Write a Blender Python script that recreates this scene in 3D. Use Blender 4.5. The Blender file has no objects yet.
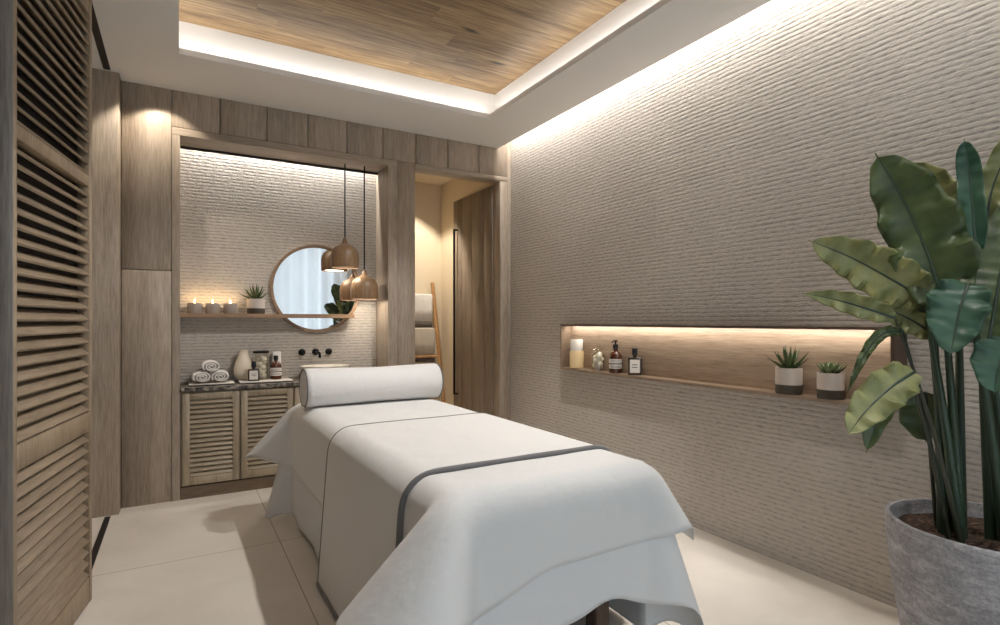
import bpy, bmesh, math, random
from mathutils import Vector, Matrix, noise
random.seed(7)
scene = bpy.context.scene
col = scene.collection
PI = math.pi
XR, YB, H = 2.594, 4.28, 2.738          # right wall, panelled back wall, ceiling
AY = 4.59                               # back of the wash-stand alcove
# ------------------------------------------------------------------ helpers
class MB:
    def __init__(s):
        s.bm = bmesh.new()
    def box(s, x0, x1, y0, y1, z0, z1, bev=0, mi=0, seg=2):
        vs = [s.bm.verts.new(p) for p in ((x0,y0,z0),(x1,y0,z0),(x1,y1,z0),(x0,y1,z0),(x0,y0,z1),(x1,y0,z1),(x1,y1,z1),(x0,y1,z1))]
        fs = [s.bm.faces.new([vs[i] for i in q]) for q in ((3,2,1,0),(4,5,6,7),(0,1,5,4),(1,2,6,5),(2,3,7,6),(3,0,4,7))]
        for f in fs: f.material_index = mi
        if bev:
            es = list({e for f in fs for e in f.edges})
            r = bmesh.ops.bevel(s.bm, geom=es, offset=bev, segments=seg, affect='EDGES', profile=.5)
            for f in r['faces']: f.material_index = mi
        return s
    def obox(s, c, ax, ay, az, hx, hy, hz, bev=0, mi=0):
        n0 = set(s.bm.verts)
        s.box(-hx,hx,-hy,hy,-hz,hz,bev,mi)
        m = Matrix((ax,ay,az)).transposed()
        for v in s.bm.verts:
            if v not in n0: v.co = Vector(c) + m @ v.co
        return s
    def lathe(s, prof, n=32, c=(0,0,0), mi=0, sx=1, sy=1, cap0=True, cap1=True, wob=None):
        rings = []
        for r, z in prof:
            ring = []
            for k in range(n):
                a = 2*PI*k/n
                rr = r*(1+(wob(a,z) if wob else 0))
                ring.append(s.bm.verts.new((c[0]+rr*math.cos(a)*sx, c[1]+rr*math.sin(a)*sy, c[2]+z)))
            rings.append(ring)
        for a, b in zip(rings, rings[1:]):
            for k in range(n):
                f = s.bm.faces.new((a[k],a[(k+1)%n],b[(k+1)%n],b[k])); f.smooth = True; f.material_index = mi
        if cap0: s.bm.faces.new(rings[0][::-1]).material_index = mi
        if cap1: s.bm.faces.new(rings[-1]).material_index = mi
        return s
    def tube(s, pts, rad, n=10, mi=0, flat=1.0):
        pts = [Vector(p) for p in pts]
        if not isinstance(rad, (list,tuple)): rad = [rad]*len(pts)
        rings = []; up = Vector((0,0,1))
        for i, p in enumerate(pts):
            t = (pts[min(i+1,len(pts)-1)]-pts[max(i-1,0)]).normalized()
            if i == 0:
                if abs(t.dot(up)) > .95: up = Vector((1,0,0))
            a = (up - t*up.dot(t)).normalized(); up = a; b = t.cross(a)
            rings.append([s.bm.verts.new(p + (a*math.cos(2*PI*k/n)+b*math.sin(2*PI*k/n)*flat)*rad[i]) for k in range(n)])
        for a, b in zip(rings, rings[1:]):
            for k in range(n):
                f = s.bm.faces.new((a[k],a[(k+1)%n],b[(k+1)%n],b[k])); f.smooth = True; f.material_index = mi
        s.bm.faces.new(rings[0][::-1]).material_index = mi; s.bm.faces.new(rings[-1]).material_index = mi
        return s
    def poly(s, pts, z0, z1, mi=0):
        a = [s.bm.verts.new((x,y,z0)) for x,y in pts]; b = [s.bm.verts.new((x,y,z1)) for x,y in pts]
        s.bm.faces.new(a[::-1]); s.bm.faces.new(b); n = len(pts)
        for k in range(n): s.bm.faces.new((a[k],a[(k+1)%n],b[(k+1)%n],b[k]))
        return s
    def grid(s, P, smooth=True, mi=0):
        V = [[s.bm.verts.new(p) for p in row] for row in P]
        for i in range(len(V)-1):
            for j in range(len(V[0])-1):
                f = s.bm.faces.new((V[i][j],V[i][j+1],V[i+1][j+1],V[i+1][j])); f.smooth = smooth; f.material_index = mi
        return s
    def ico(s, c, r, sub=2, sz=(1,1,1), mi=0, jit=0):
        g = bmesh.ops.create_icosphere(s.bm, subdivisions=sub, radius=r)
        for v in g['verts']:
            d = 1 + (noise.noise(v.co*(2.2/r)+Vector(c)*9)*jit if jit else 0)
            v.co = Vector((v.co.x*sz[0]*d, v.co.y*sz[1]*d, v.co.z*sz[2]*d)) + Vector(c)
            for f in v.link_faces: f.smooth = True; f.material_index = mi
        return s
    def build(s, name, mats, parent=None, loc=None, solid=0):
        bmesh.ops.recalc_face_normals(s.bm, faces=s.bm.faces)
        me = bpy.data.meshes.new(name); s.bm.to_mesh(me); s.bm.free()
        me.set_sharp_from_angle(angle=math.radians(48))
        for m in (mats if isinstance(mats,(list,tuple)) else [mats]): me.materials.append(m)
        o = bpy.data.objects.new(name, me); col.objects.link(o)
        if parent: o.parent = parent
        if loc: o.location = loc
        if solid:
            md = o.modifiers.new('solid','SOLIDIFY'); md.thickness = solid; md.offset = 0
        return o
def tag(o, label, cat, group=None, kind=None):
    o['label'] = label; o['category'] = cat
    if group: o['group'] = group
    if kind: o['kind'] = kind
    return o
def thing(name, label, cat, loc=(0,0,0), rz=0, group=None):
    o = bpy.data.objects.new(name, None); col.objects.link(o); o.empty_display_size = .1
    o.location = loc; o.rotation_euler = (0,0,rz)
    return tag(o, label, cat, group)
def struct(o):
    o['kind'] = 'structure'; return o
def copy_tree(o, parent=None):
    c = o.copy(); col.objects.link(c)
    if parent: c.parent = parent
    for ch in list(o.children): copy_tree(ch, c)
    return c
# ------------------------------------------------------------------ materials
def S(h):                                # sRGB 0-255 -> linear
    return tuple(((v/255)/12.92 if v/255 <= .04045 else ((v/255+.055)/1.055)**2.4) for v in h) + (1,)
class NT:
    def __init__(s, name):
        s.m = bpy.data.materials.new(name); s.m.use_nodes = True
        s.t = s.m.node_tree; s.p = s.t.nodes['Principled BSDF']; s.out = s.t.nodes['Material Output']
    def n(s, typ, ins=None, **kw):
        x = s.t.nodes.new(typ)
        for k, v in kw.items(): setattr(x, k, v)
        for k, v in (ins or {}).items():
            if isinstance(v, bpy.types.NodeSocket): s.t.links.new(v, x.inputs[k])
            else: x.inputs[k].default_value = v
        return x
    def l(s, a, b): s.t.links.new(a, b)
    def set(s, **kw):
        for k, v in kw.items():
            k = k.replace('_',' ')
            if isinstance(v, bpy.types.NodeSocket): s.l(v, s.p.inputs[k])
            else: s.p.inputs[k].default_value = v
    def ramp(s, fac, stops):
        r = s.n('ShaderNodeValToRGB', {'Fac': fac}); e = r.color_ramp.elements
        while len(e) < len(stops): e.new(.5)
        for q, (p, c) in zip(e, stops): q.position = p; q.color = c
        return r.outputs['Color']
    def bump(s, h, strength, dist):
        b = s.n('ShaderNodeBump', {'Height': h, 'Strength': strength, 'Distance': dist}); s.l(b.outputs[0], s.p.inputs['Normal'])
def plain(name, c, rough=.5, metal=0, **kw):
    t = NT(name); t.set(Base_Color=S(c), Roughness=rough, Metallic=metal, **kw); return t.m
def wood(name, c_dark, c_mid, c_light, axis='z', scale=1.0, rough=.5, bump=.25, island=True, knots=False):
    t = NT(name)
    co = t.n('ShaderNodeTexCoord').outputs['Object']
    if island:
        r = t.n('ShaderNodeNewGeometry').outputs['Random Per Island']
        off = t.n('ShaderNodeMath', {0: r, 1: 37.0}, operation='MULTIPLY').outputs[0]
        co = t.n('ShaderNodeVectorMath', {0: co, 1: t.n('ShaderNodeCombineXYZ', {0: off, 1: off, 2: off}).outputs[0]}, operation='ADD').outputs[0]
    st = [1,1,1]; st['xyz'.index(axis)] = .07
    def mp(k): return t.n('ShaderNodeMapping', {'Vector': co, 'Scale': [q*k*scale for q in st]}).outputs[0]
    n1 = t.n('ShaderNodeTexNoise', {'Vector': mp(13), 'Scale': 1, 'Detail': 6, 'Roughness': .62, 'Distortion': .8}).outputs['Fac']
    n2 = t.n('ShaderNodeTexNoise', {'Vector': mp(120), 'Scale': 1, 'Detail': 4, 'Roughness': .6}).outputs['Fac']
    mx = t.n('ShaderNodeMix', {0: .55, 2: n1, 3: n2}).outputs[0]
    c = t.ramp(mx, [(.32,S(c_dark)),(.5,S(c_mid)),(.68,S(c_light))])
    if knots:
        g = t.n('ShaderNodeMapping', {'Vector': co, 'Scale': [.55 if q < 1 else 1.5 for q in st]}).outputs[0]
        vo = t.n('ShaderNodeTexVoronoi', {'Vector': t.n('ShaderNodeVectorMath', {0: g, 1: t.n('ShaderNodeVectorMath', {0: t.n('ShaderNodeTexNoise', {'Vector': mp(14), 'Scale': 1, 'Detail': 3}).outputs['Color'], 1: (.25,.25,.25)}, operation='MULTIPLY').outputs[0]}, operation='ADD').outputs[0], 'Scale': 2.6}).outputs['Distance']
        kf = t.ramp(vo, [(.03,(1,1,1,1)),(.13,(0,0,0,1))])
        c = t.n('ShaderNodeMix', {0: kf, 6: c, 7: S([v*.55 for v in c_dark])}, data_type='RGBA').outputs[2]
    if island:
        v = t.n('ShaderNodeMapRange', {0: r, 3: .92, 4: 1.06}).outputs[0]
        c = t.n('ShaderNodeHueSaturation', {'Color': c, 'Value': v}).outputs[0]
    t.set(Base_Color=c, Roughness=rough); t.bump(n2, bump, .002)
    return t.m
def ribbed(name, ax, c):
    # thin split-faced stone courses, laid horizontally
    t = NT(name)
    co = t.n('ShaderNodeTexCoord').outputs['Object']
    x = t.n('ShaderNodeSeparateXYZ', {0: co})
    u = x.outputs['XYZ'.index(ax)]; w = x.outputs[2]
    uv = t.n('ShaderNodeCombineXYZ', {0: u, 1: w}).outputs[0]
    st = t.n('ShaderNodeMapping', {'Vector': uv, 'Scale': (.35,1,1)}).outputs[0]
    ns = t.n('ShaderNodeTexNoise', {'Vector': st, 'Scale': 30, 'Detail': 2}).outputs['Fac']
    dz = t.n('ShaderNodeMath', {0: t.n('ShaderNodeMath', {0: ns, 1: .5}, operation='SUBTRACT').outputs[0], 1: .0055}, operation='MULTIPLY').outputs[0]
    ww = t.n('ShaderNodeMath', {0: w, 1: dz}, operation='ADD').outputs[0]
    fr = t.n('ShaderNodeMath', {0: t.n('ShaderNodeMath', {0: ww, 1: .0235}, operation='DIVIDE').outputs[0]}, operation='FRACT').outputs[0]
    # rounded top, undercut below: a saw-like course profile
    prof = t.ramp(fr, [(0,(0,0,0,1)),(.16,(.55,.55,.55,1)),(.42,(1,1,1,1)),(.8,(.72,.72,.72,1)),(1,(.1,.1,.1,1))])
    pf = t.n('ShaderNodeRGBToBW', {0: prof}).outputs[0]
    chip = t.n('ShaderNodeTexNoise', {'Vector': t.n('ShaderNodeMapping', {'Vector': uv, 'Scale': (.45,1,1)}).outputs[0], 'Scale': 60, 'Detail': 5, 'Roughness': .68}).outputs['Fac']
    ch = t.n('ShaderNodeMapRange', {0: chip, 1: .38, 2: .66}).outputs[0]
    hh = t.n('ShaderNodeMix', {0: .5, 2: pf, 3: ch}).outputs[0]
    cc = t.ramp(hh, [(.1,S([v*.80 for v in c])),(.5,S(c)),(.95,S([min(255,v*1.05) for v in c]))])
    big = t.n('ShaderNodeTexNoise', {'Vector': uv, 'Scale': 1.4, 'Detail': 3}).outputs['Fac']
    cc = t.n('ShaderNodeHueSaturation', {'Color': cc, 'Value': t.n('ShaderNodeMapRange', {0: big, 1: .3, 2: .7, 3: .94, 4: 1.05}).outputs[0]}).outputs[0]
    t.set(Base_Color=cc, Roughness=.85); t.bump(hh, .6, .010)
    return t.m
def fabric(name, c, weave=900, strength=.38, sheen=.2):
    t = NT(name); co = t.n('ShaderNodeTexCoord').outputs['Object']
    n = t.n('ShaderNodeTexNoise', {'Vector': co, 'Scale': weave, 'Detail': 2}).outputs['Fac']
    w = t.n('ShaderNodeTexNoise', {'Vector': co, 'Scale': 9, 'Detail': 4, 'Roughness': .55}).outputs['Fac']
    h = t.n('ShaderNodeMath', {0: n, 1: t.n('ShaderNodeMath', {0: w, 1: 6.0}, operation='MULTIPLY').outputs[0]}, operation='ADD').outputs[0]
    t.set(Base_Color=S(c), Roughness=.85, Sheen_Weight=sheen); t.bump(h, strength, .004)
    return t.m
def glassy(name, c, rough=.02, tint=.8):
    # thin clear vessel: mostly see-through with a glossy skin
    t = NT(name)
    tr = t.n('ShaderNodeBsdfTransparent', {'Color': S(c)}).outputs[0]
    gl = t.n('ShaderNodeBsdfGlossy', {'Color': (1,1,1,1), 'Roughness': rough}).outputs[0]
    fr = t.n('ShaderNodeMapRange', {0: t.n('ShaderNodeMath', {0: t.n('ShaderNodeLayerWeight', {'Blend': .5}).outputs['Facing'], 1: 3.0}, operation='POWER').outputs[0], 3: .05, 4: .6}).outputs[0]
    mx = t.n('ShaderNodeMixShader', {0: fr, 1: tr, 2: gl}).outputs[0]
    t.l(mx, t.out.inputs['Surface']); return t.m
def emit(name, c, s):
    t = NT(name); t.set(Base_Color=S(c), Emission_Color=S(c), Emission_Strength=s); return t.m
def leafmat(name, dark, light, rough=.35, trans=.25):
    t = NT(name)
    uvx = t.n('ShaderNodeAttribute', attribute_name='across').outputs['Fac']
    lng = t.n('ShaderNodeAttribute', attribute_name='along').outputs['Fac']
    co = t.n('ShaderNodeTexCoord').outputs['Object']
    n = t.n('ShaderNodeTexNoise', {'Vector': co, 'Scale': 14, 'Detail': 3}).outputs['Fac']
    k = t.n('ShaderNodeMath', {0: t.n('ShaderNodeMath', {0: lng, 1: 150.0}, operation='MULTIPLY').outputs[0]}, operation='SINE').outputs[0]
    c = t.ramp(n, [(.3,S(dark)),(.7,S(light))])
    ab = t.n('ShaderNodeMath', {0: uvx}, operation='ABSOLUTE').outputs[0]
    rib = t.ramp(ab, [(.025,(1,1,1,1)),(.05,(0,0,0,1))])
    c = t.n('ShaderNodeMix', {0: rib, 6: c, 7: S([v*.55 for v in dark])}, data_type='RGBA').outputs[2]
    t.set(Base_Color=c, Roughness=rough); t.bump(k, .22, .004)
    tl = t.n('ShaderNodeBsdfTranslucent', {'Color': c}).outputs[0]
    mx = t.n('ShaderNodeMixShader', {0: trans, 1: t.p.outputs[0], 2: tl}).outputs[0]
    t.l(mx, t.out.inputs['Surface']); return t.m
M = {}
M['panel'] = wood('grey brown oak panel', (126,113,99), (160,145,129), (182,167,150), 'z', 1.0, .55)
M['panelx'] = wood('grey brown oak rail', (126,113,99), (160,145,129), (182,167,150), 'x', 1.0, .55)
M['panely'] = wood('grey brown oak depth', (118,103,86), (152,133,110), (172,153,130), 'y', 1.0, .55)
M['door_oak'] = wood('passage door oak', (104,90,77), (134,118,102), (154,138,121), 'z', 1.0, .5)
M['shutter'] = wood('shutter oak', (118,102,82), (148,130,107), (170,151,128), 'z', 1.2, .5)
M['slat'] = wood('shutter slat oak', (112,97,79), (140,123,102), (162,144,122), 'y', 1.2, .5)
M['daylitoak'] = wood('daylit grey oak', (108,102,98), (134,127,121), (154,147,140), 'z', 1.2, .5)
M['cab'] = wood('cabinet oak', (138,124,103), (166,151,128), (186,172,149), 'z', 1.2, .5)
M['cabx'] = wood('cabinet slat oak', (138,124,103), (166,151,128), (186,172,149), 'x', 1.2, .5)
M['plinth'] = wood('plinth oak', (82,66,52), (106,88,70), (126,108,88), 'x', 1.2, .5)
M['ceilwood'] = wood('knotty ceiling board', (92,72,50), (148,120,86), (190,164,124), 'x', .5, .5, .2, knots=True)
M['shelfwood'] = wood('shelf oak', (110,84,62), (150,120,92), (172,142,112), 'x', 1.1, .45)
M['boxwood'] = wood('wall box oak', (124,103,85), (156,133,112), (176,154,132), 'y', 1.1, .45)
M['boxshade'] = wood('shaded box oak', (70,52,44), (90,70,58), (106,84,70), 'y', 1.1, .5)  # same box oak, darkened for the shade on its edges
M['pendwood'] = wood('turned pendant wood', (104,78,56), (134,106,78), (158,130,100), 'z', 2.5, .4)
M['bamboo'] = wood('ladder wood', (150,108,66), (182,138,90), (200,160,112), 'z', 2, .45)
M['gap_shade'] = plain('dark lining', (44,36,30), .9)
M['legwood'] = wood('table leg wood', (66,50,40), (88,68,54), (104,82,66), 'z', 2, .45)
M['stone_r'] = ribbed('split stone side wall', 'Y', (196,188,179))
M['stone_b'] = ribbed('split stone alcove wall', 'X', (194,185,174))
M['plaster'] = plain('ceiling plaster', (240,238,235), .9)
M['cream'] = plain('cream passage plaster', (222,206,180), .9)
M['black'] = plain('black metal', (18,17,17), .4, .6)
M['darktrack'] = plain('track metal', (44,40,38), .5, .5)
M['blackplastic'] = plain('black cap', (16,15,15), .35)
M['white_ceramic'] = plain('white ceramic', (236,228,216), .25)
M['cream_ceramic'] = plain('cream ceramic', (226,214,194), .4)
M['paper'] = plain('label paper', (226,220,212), .8)
M['ink'] = plain('label ink', (40,34,32), .8)
M['matt'] = plain('white card', (240,236,228), .8)
M['bedsheet'] = fabric('white bed cotton', (230,230,230))
M['blanketcloth'] = fabric('off white blanket cotton', (228,227,225))
M['runnercloth'] = fabric('bed runner cotton', (229,227,224))
M['piping'] = fabric('grey piping', (116,114,114))
M['bolstercloth'] = fabric('bolster linen', (222,220,218))
M['towel'] = fabric('terry towel', (228,222,216), 350, .5, .4)
M['towelgrey'] = fabric('grey towel band', (92,80,72), 350, .4, .3)
M['towelcream'] = fabric('oatmeal towel', (196,184,168), 350, .5, .4)
def soilmat():
    t = NT('potting bark'); co = t.n('ShaderNodeTexCoord').outputs['Object']
    v = t.n('ShaderNodeTexVoronoi', {'Vector': co, 'Scale': 70}); n = t.n('ShaderNodeTexNoise', {'Vector': co, 'Scale': 60, 'Detail': 5}).outputs['Fac']
    t.set(Base_Color=t.ramp(n, [(.3,S((44,32,25))),(.55,S((84,62,48))),(.75,S((134,104,82)))]), Roughness=.95); t.bump(v.outputs['Distance'], 1.0, .02); return t.m
M['soil'] = soilmat()
M['candleglass'] = plain('frosted candle cup', (168,158,150), .35)
M['wax'] = plain('candle wax', (232,214,180), .5, Subsurface_Weight=.2)
M['flame'] = emit('flame', (255,206,130), 14)
M['bulb'] = plain('pendant diffuser', (240,226,204), .6)
M['amber'] = plain('amber glass', (74,34,14), .08, Coat_Weight=.5)
M['darkglass'] = plain('smoky perfume glass', (58,46,36), .1, Coat_Weight=.5)
M['jarcream'] = plain('cream jar', (220,192,146), .35)
M['glass'] = glassy('clear jar glass', (250,249,246))
M['pane'] = glassy('window pane', (250,252,252))
M['cotton'] = fabric('cotton ball', (236,230,214), 200, .4)
M['mirror'] = plain('mirror glass', (222,221,219), .01, 1.0)
M['marble'] = plain('pale marble tray', (214,206,196), .3)
M['potgrey'] = plain('planter upper band', (196,184,174), .7)
M['potbase'] = plain('planter olive base', (68,61,50), .6)
M['aloe'] = leafmat('aloe leaf', (44,62,34), (92,108,62), .4, .1)
M['rosette'] = leafmat('rosette leaf', (76,98,62), (134,146,100), .4, .1)
M['leaf_dark'] = leafmat('broad leaf dark green', (68,84,52), (98,112,70), .36)
M['leaf_teal'] = leafmat('broad leaf blue green', (50,84,66), (80,114,90), .36)
M['leaf_pale'] = leafmat('broad leaf pale green', (124,130,80), (174,174,120), .34, .3)
M['stem'] = plain('leaf stalk', (44,62,42), .4)
M['stem_dark'] = plain('thin stalk', (50,52,36), .5)
def potstone():
    t = NT('grey fibre stone'); co = t.n('ShaderNodeTexCoord').outputs['Object']
    a = t.n('ShaderNodeTexNoise', {'Vector': t.n('ShaderNodeMapping', {'Vector': co, 'Scale': (9,9,34), 'Rotation': (.25,.1,0)}).outputs[0], 'Scale': 1, 'Detail': 8, 'Roughness': .68, 'Distortion': .6}).outputs['Fac']
    b = t.n('ShaderNodeTexNoise', {'Vector': co, 'Scale': 90, 'Detail': 4, 'Roughness': .7}).outputs['Fac']
    m = t.n('ShaderNodeMix', {0: .4, 2: a, 3: b}).outputs[0]
    t.set(Base_Color=t.ramp(m, [(.3,S((112,110,112))),(.5,S((168,166,168))),(.7,S((220,218,219)))]), Roughness=.85); t.bump(m, .9, .016); return t.m
M['potstone'] = potstone()
def terrazzo():
    t = NT('speckled stone worktop'); co = t.n('ShaderNodeTexCoord').outputs['Object']
    v = t.n('ShaderNodeTexVoronoi', {'Vector': co, 'Scale': 42}).outputs['Color']
    g = t.n('ShaderNodeRGBToBW', {0: v}).outputs[0]
    n = t.n('ShaderNodeTexNoise', {'Vector': co, 'Scale': 30, 'Detail': 4}).outputs['Fac']
    m = t.n('ShaderNodeMix', {0: .5, 2: g, 3: n}).outputs[0]
    t.set(Base_Color=t.ramp(m, [(.35,S((60,54,50))),(.55,S((104,96,88))),(.72,S((176,164,150)))]), Roughness=.3); return t.m
M['terrazzo'] = terrazzo()
def tiles():
    t = NT('large beige floor tile'); co = t.n('ShaderNodeTexCoord').outputs['Object']
    mp = t.n('ShaderNodeMapping', {'Vector': co, 'Location': (-.475+2.4, -3.21+4.8, 0)}).outputs[0]
    b = t.n('ShaderNodeTexBrick', {'Vector': mp, 'Scale': 1, 'Color1': (1,1,1,1), 'Color2': (1,1,1,1), 'Mortar': (0,0,0,1), 'Mortar Size': .0022, 'Mortar Smooth': 0, 'Brick Width': 1.2, 'Row Height': 2.4}, offset=0).outputs['Color']
    n = t.n('ShaderNodeTexNoise', {'Vector': co, 'Scale': 2.2, 'Detail': 9, 'Roughness': .62, 'Distortion': .5}).outputs['Fac']
    c = t.ramp(n, [(.3,S((211,202,191))),(.7,S((226,218,208)))])
    c = t.n('ShaderNodeMix', {0: b, 6: S((150,138,126)), 7: c}, data_type='RGBA').outputs[2]
    t.set(Base_Color=c, Roughness=t.n('ShaderNodeMapRange', {0: n, 3: .42, 4: .6}).outputs[0]); t.p.inputs['Specular IOR Level'].default_value = .35
    return t.m
M['tile'] = tiles()
def curtainmat():
    t = NT('sheer white curtain')
    t.set(Base_Color=S((244,244,246)), Roughness=.9)
    tl = t.n('ShaderNodeBsdfTranslucent', {'Color': S((246,247,250))}).outputs[0]
    mx = t.n('ShaderNodeMixShader', {0: .62, 1: t.p.outputs[0], 2: tl}).outputs[0]
    t.l(mx, t.out.inputs['Surface']); return t.m
M['curtain'] = curtainmat()

# ------------------------------------------------------------------ the room
def boards_v(b, x0, x1, y0, y1, z0, z1, seams=(), gap=.003):
    xs = [x0] + [s for s in seams if x0+.01 < s < x1-.01] + [x1]
    for a, c in zip(xs, xs[1:]):
        b.box(a+(gap if a != x0 else 0), c-(gap if c != x1 else 0), y0, y1, z0, z1, .0018, seg=1)
struct(MB().box(-1.05, 2.75, -.85, 5.9, -.06, 0).build('floor', M['tile']))
# stone side wall
struct(MB().box(XR, XR+.1, -.75, YB+.1, 0, 3.05).build('wall_right', M['stone_r']))
# left wall behind the shutters
struct(MB().box(-1.05, -.95, -.75, YB, 0, 3.05).build('wall_left', M['panely']))
# panelled back wall
b = MB()
boards_v(b, -.318, -.043, YB, YB+.06, 0, 1.531); boards_v(b, -.318, -.043, YB, YB+.06, 1.535, 3.0)
boards_v(b, -.95, -.321, YB, YB+.06, 0, 3.0)
seams = (.245,.547,.83,1.12,1.405,1.684,1.972,2.27)
boards_v(b, -.040, 2.56, YB, YB+.06, 2.494, 3.0, seams)
boards_v(b, 1.527, 1.676, YB, YB+.06, 0, 2.490)
boards_v(b, 2.560, XR, YB, YB+.06, 0, 3.0)
b.box(-.95, 0, YB+.06, YB+.1, 0, 3.0); b.box(1.50, 1.676, YB+.06, AY+.05, 0, 2.6); b.box(-.95, XR, YB+.06, YB+.1, 2.56, 3.0)
struct(b.build('wall_back', M['panel']))
# projecting column at the left
struct(MB().box(-.95, -.322, 4.155, YB, 0, 2.9, .002, seg=1).build('wall_return', M['panel']))
# alcove: stone back, oak jambs, oak soffit with a slot for the light
struct(MB().box(-.05, 1.52, AY, AY+.06, 0, 2.75).build('wall_alcove', M['stone_b']))
b = MB()
b.box(-.040, .006, YB-.004, YB+.05, 0, 2.440); b.box(-.044, .006, YB+.05, AY, 0, 2.60)
b.box(1.446, 1.524, YB-.004, YB+.05, 0, 2.440); b.box(1.446, 1.52, YB+.05, AY, 0, 2.60)
struct(b.build('trim_1', M['panel']))
b = MB()
b.box(-.040, 1.524, YB-.004, YB+.05, 2.442, 2.490)
b.box(.006, 1.446, YB+.05, AY-.045, 2.442, 2.46); b.box(-.04, 1.52, YB+.06, AY, 2.60, 2.64)
struct(b.build('trim_2', M['panelx']))
struct(MB().box(.008, 1.444, AY-.058, AY-.045, 2.425, 2.60).build('trim_3', M['darktrack']))
# door frame to the passage
b = MB()
b.box(2.482, 2.556, YB-.004, YB+.12, 0, 2.450, .002, seg=1)
struct(b.build('trim_4', M['panel']))
struct(MB().box(1.676, 2.556, YB-.004, YB+.12, 2.450, 2.492, .002, seg=1).build('trim_5', M['panelx']))
# passage behind
b = MB(); b.box(1.3, 2.62, 5.67, 5.73, 0, 2.8); struct(b.build('wall_passage_end', M['cream']))
b = MB(); b.box(2.53, 2.6, YB+.1, 5.67, 0, 2.8); struct(b.build('wall_passage_right', M['cream']))
b = MB(); b.box(1.3, 1.36, AY+.07, 5.67, 0, 2.8); b.box(1.36,1.68, AY+.06, AY+.1, 0, 2.8); struct(b.build('wall_passage_left', M['cream']))
struct(MB().box(1.3, 2.62, YB+.1, 5.73, 2.71, 2.76).build('ceiling_passage', M['cream']))
# passage door, swung open against the right passage wall
d = bpy.data.objects.new('door_1', None); col.objects.link(d); d.location = (2.475, YB+.13, 0); struct(d)
b = MB()
for y0, y1 in ((0,.156),(.164,.396),(.404,.636),(.644,.82)): b.box(-.002,.04, y0, y1, .012, 2.438, .002, seg=1)
b.box(.012,.036,.01,.81,.02,2.43); b.build('door_leaf', M['door_oak'], d)
b = MB(); b.tube([(-.045,.715,.45),(-.045,.715,2.135)], .011, 10); b.tube([(-.045,.715,2.13),(.002,.715,2.13)], .009, 8); b.tube([(-.045,.715,.455),(.002,.715,.455)], .009, 8)
b.build('door_handle', M['black'], d)
# ceiling with a light cove and a slot along the stone wall
TX0, TX1, TY0, TY1 = 0.0, 2.044, -.25, 3.682
CX = 2.46
b = MB()
b.box(-1, TX0, -.75, YB, H, H+.035); b.box(TX1, CX, -.75, YB, H, H+.035)
b.box(TX0, TX1, TY1, YB, H, H+.035); b.box(TX0, TX1, -.75, TY0, H, H+.035)
s = .10; ZT = 2.975
b.box(TX0-s-.02, TX0-s, TY0-s, TY1+s, H+.03, 3.02); b.box(TX1+s, TX1+s+.02, TY0-s, TY1+s, H+.03, 3.02)
b.box(TX0-s-.02, TX1+s+.02, TY1+s, TY1+s+.02, H+.03, 3.02); b.box(TX0-s-.02, TX1+s+.02, TY0-s-.02, TY0-s, H+.03, 3.02)
b.box(CX-.02, CX, -.75, YB, H+.03, 3.02); b.box(-1.05, XR+.1, -.75, YB+.1, 3.02, 3.06)
struct(b.build('ceiling', M['plaster']))
b = MB(); k = 0; y = TY0-s
while y < TY1+s-.01:
    y1 = min(y+.19, TY1+s); xs = sorted([TX0-s, TX1+s] + [TX0+random.uniform(.1,1.0), TX0+random.uniform(1.1,2.0)])
    for a, c in zip(xs, xs[1:]): b.box(a, c-.0008, y, y1-.0008, ZT, ZT+.03)
    y = y1
struct(b.build('ceiling_inset', M['ceilwood']))
# window wall behind the camera
WX0, WX1, WZ0, WZ1 = -.45, 2.45, .06, 2.62
FY = -.75
b = MB(); b.box(-1.05, WX0, FY-.12, FY, 0, 3.05); b.box(WX1, XR+.1, FY-.12, FY, 0, 3.05); b.box(WX0, WX1, FY-.12, FY, 0, WZ0); b.box(WX0, WX1, FY-.12, FY, WZ1, 3.05)
struct(b.build('wall_front', M['plaster']))
w = bpy.data.objects.new('window_1', None); col.objects.link(w); w.location = (0,FY-.07,0); struct(w)
b = MB()
for x in (WX0, WX0+(WX1-WX0)/3-.025, WX0+(WX1-WX0)*2/3-.025, WX1-.05): b.box(x, x+.05, -.03, .03, WZ0, WZ1)
b.box(WX0, WX1, -.03, .03, WZ0, WZ0+.05); b.box(WX0, WX1, -.03, .03, WZ1-.05, WZ1)
b.build('window_frame', M['darktrack'], w)
MB().box(WX0+.02, WX1-.02, -.004, .004, WZ0+.02, WZ1-.02).build('window_pane', M['pane'], w)
P = []
nx = 420
for z in (0.02, .7, 1.4, 2.1, 2.70):
    row = []
    for i in range(nx+1):
        x = -.93 + (2.56+.93)*i/nx
        a = .038+.018*math.sin(x*3.1+1)
        row.append((x, -.62 + a*math.sin(x*27+1.8*math.sin(x*2.3)) + .008*math.sin(z*2+x*7), z))
    P.append(row)
tag(MB().grid(P).build('sheer_curtain', M['curtain']), 'white sheer curtain seen in the round mirror', 'curtain')

# ------------------------------------------------------------------ tracks
tag(MB().box(-.392,-.362, .3, 4.13, 0, .004).build('floor_track', M['darktrack']), 'dark metal track let into the floor by the shutter door', 'track')
tag(MB().box(-.397,-.362, .3, 4.12, H-.006, H).build('ceiling_track', M['darktrack']), 'dark metal track in the ceiling above the shutter door', 'track')

# ------------------------------------------------------------------ louvred shutter leaf
R0, dirv = Vector((-.321,2.918,0)), Vector((-.155,-.988,0)).normalized()
t = thing('shutter_door', 'tall louvred oak shutter door standing ajar at the left', 'door', R0, math.atan2(dirv.y, dirv.x))
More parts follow.
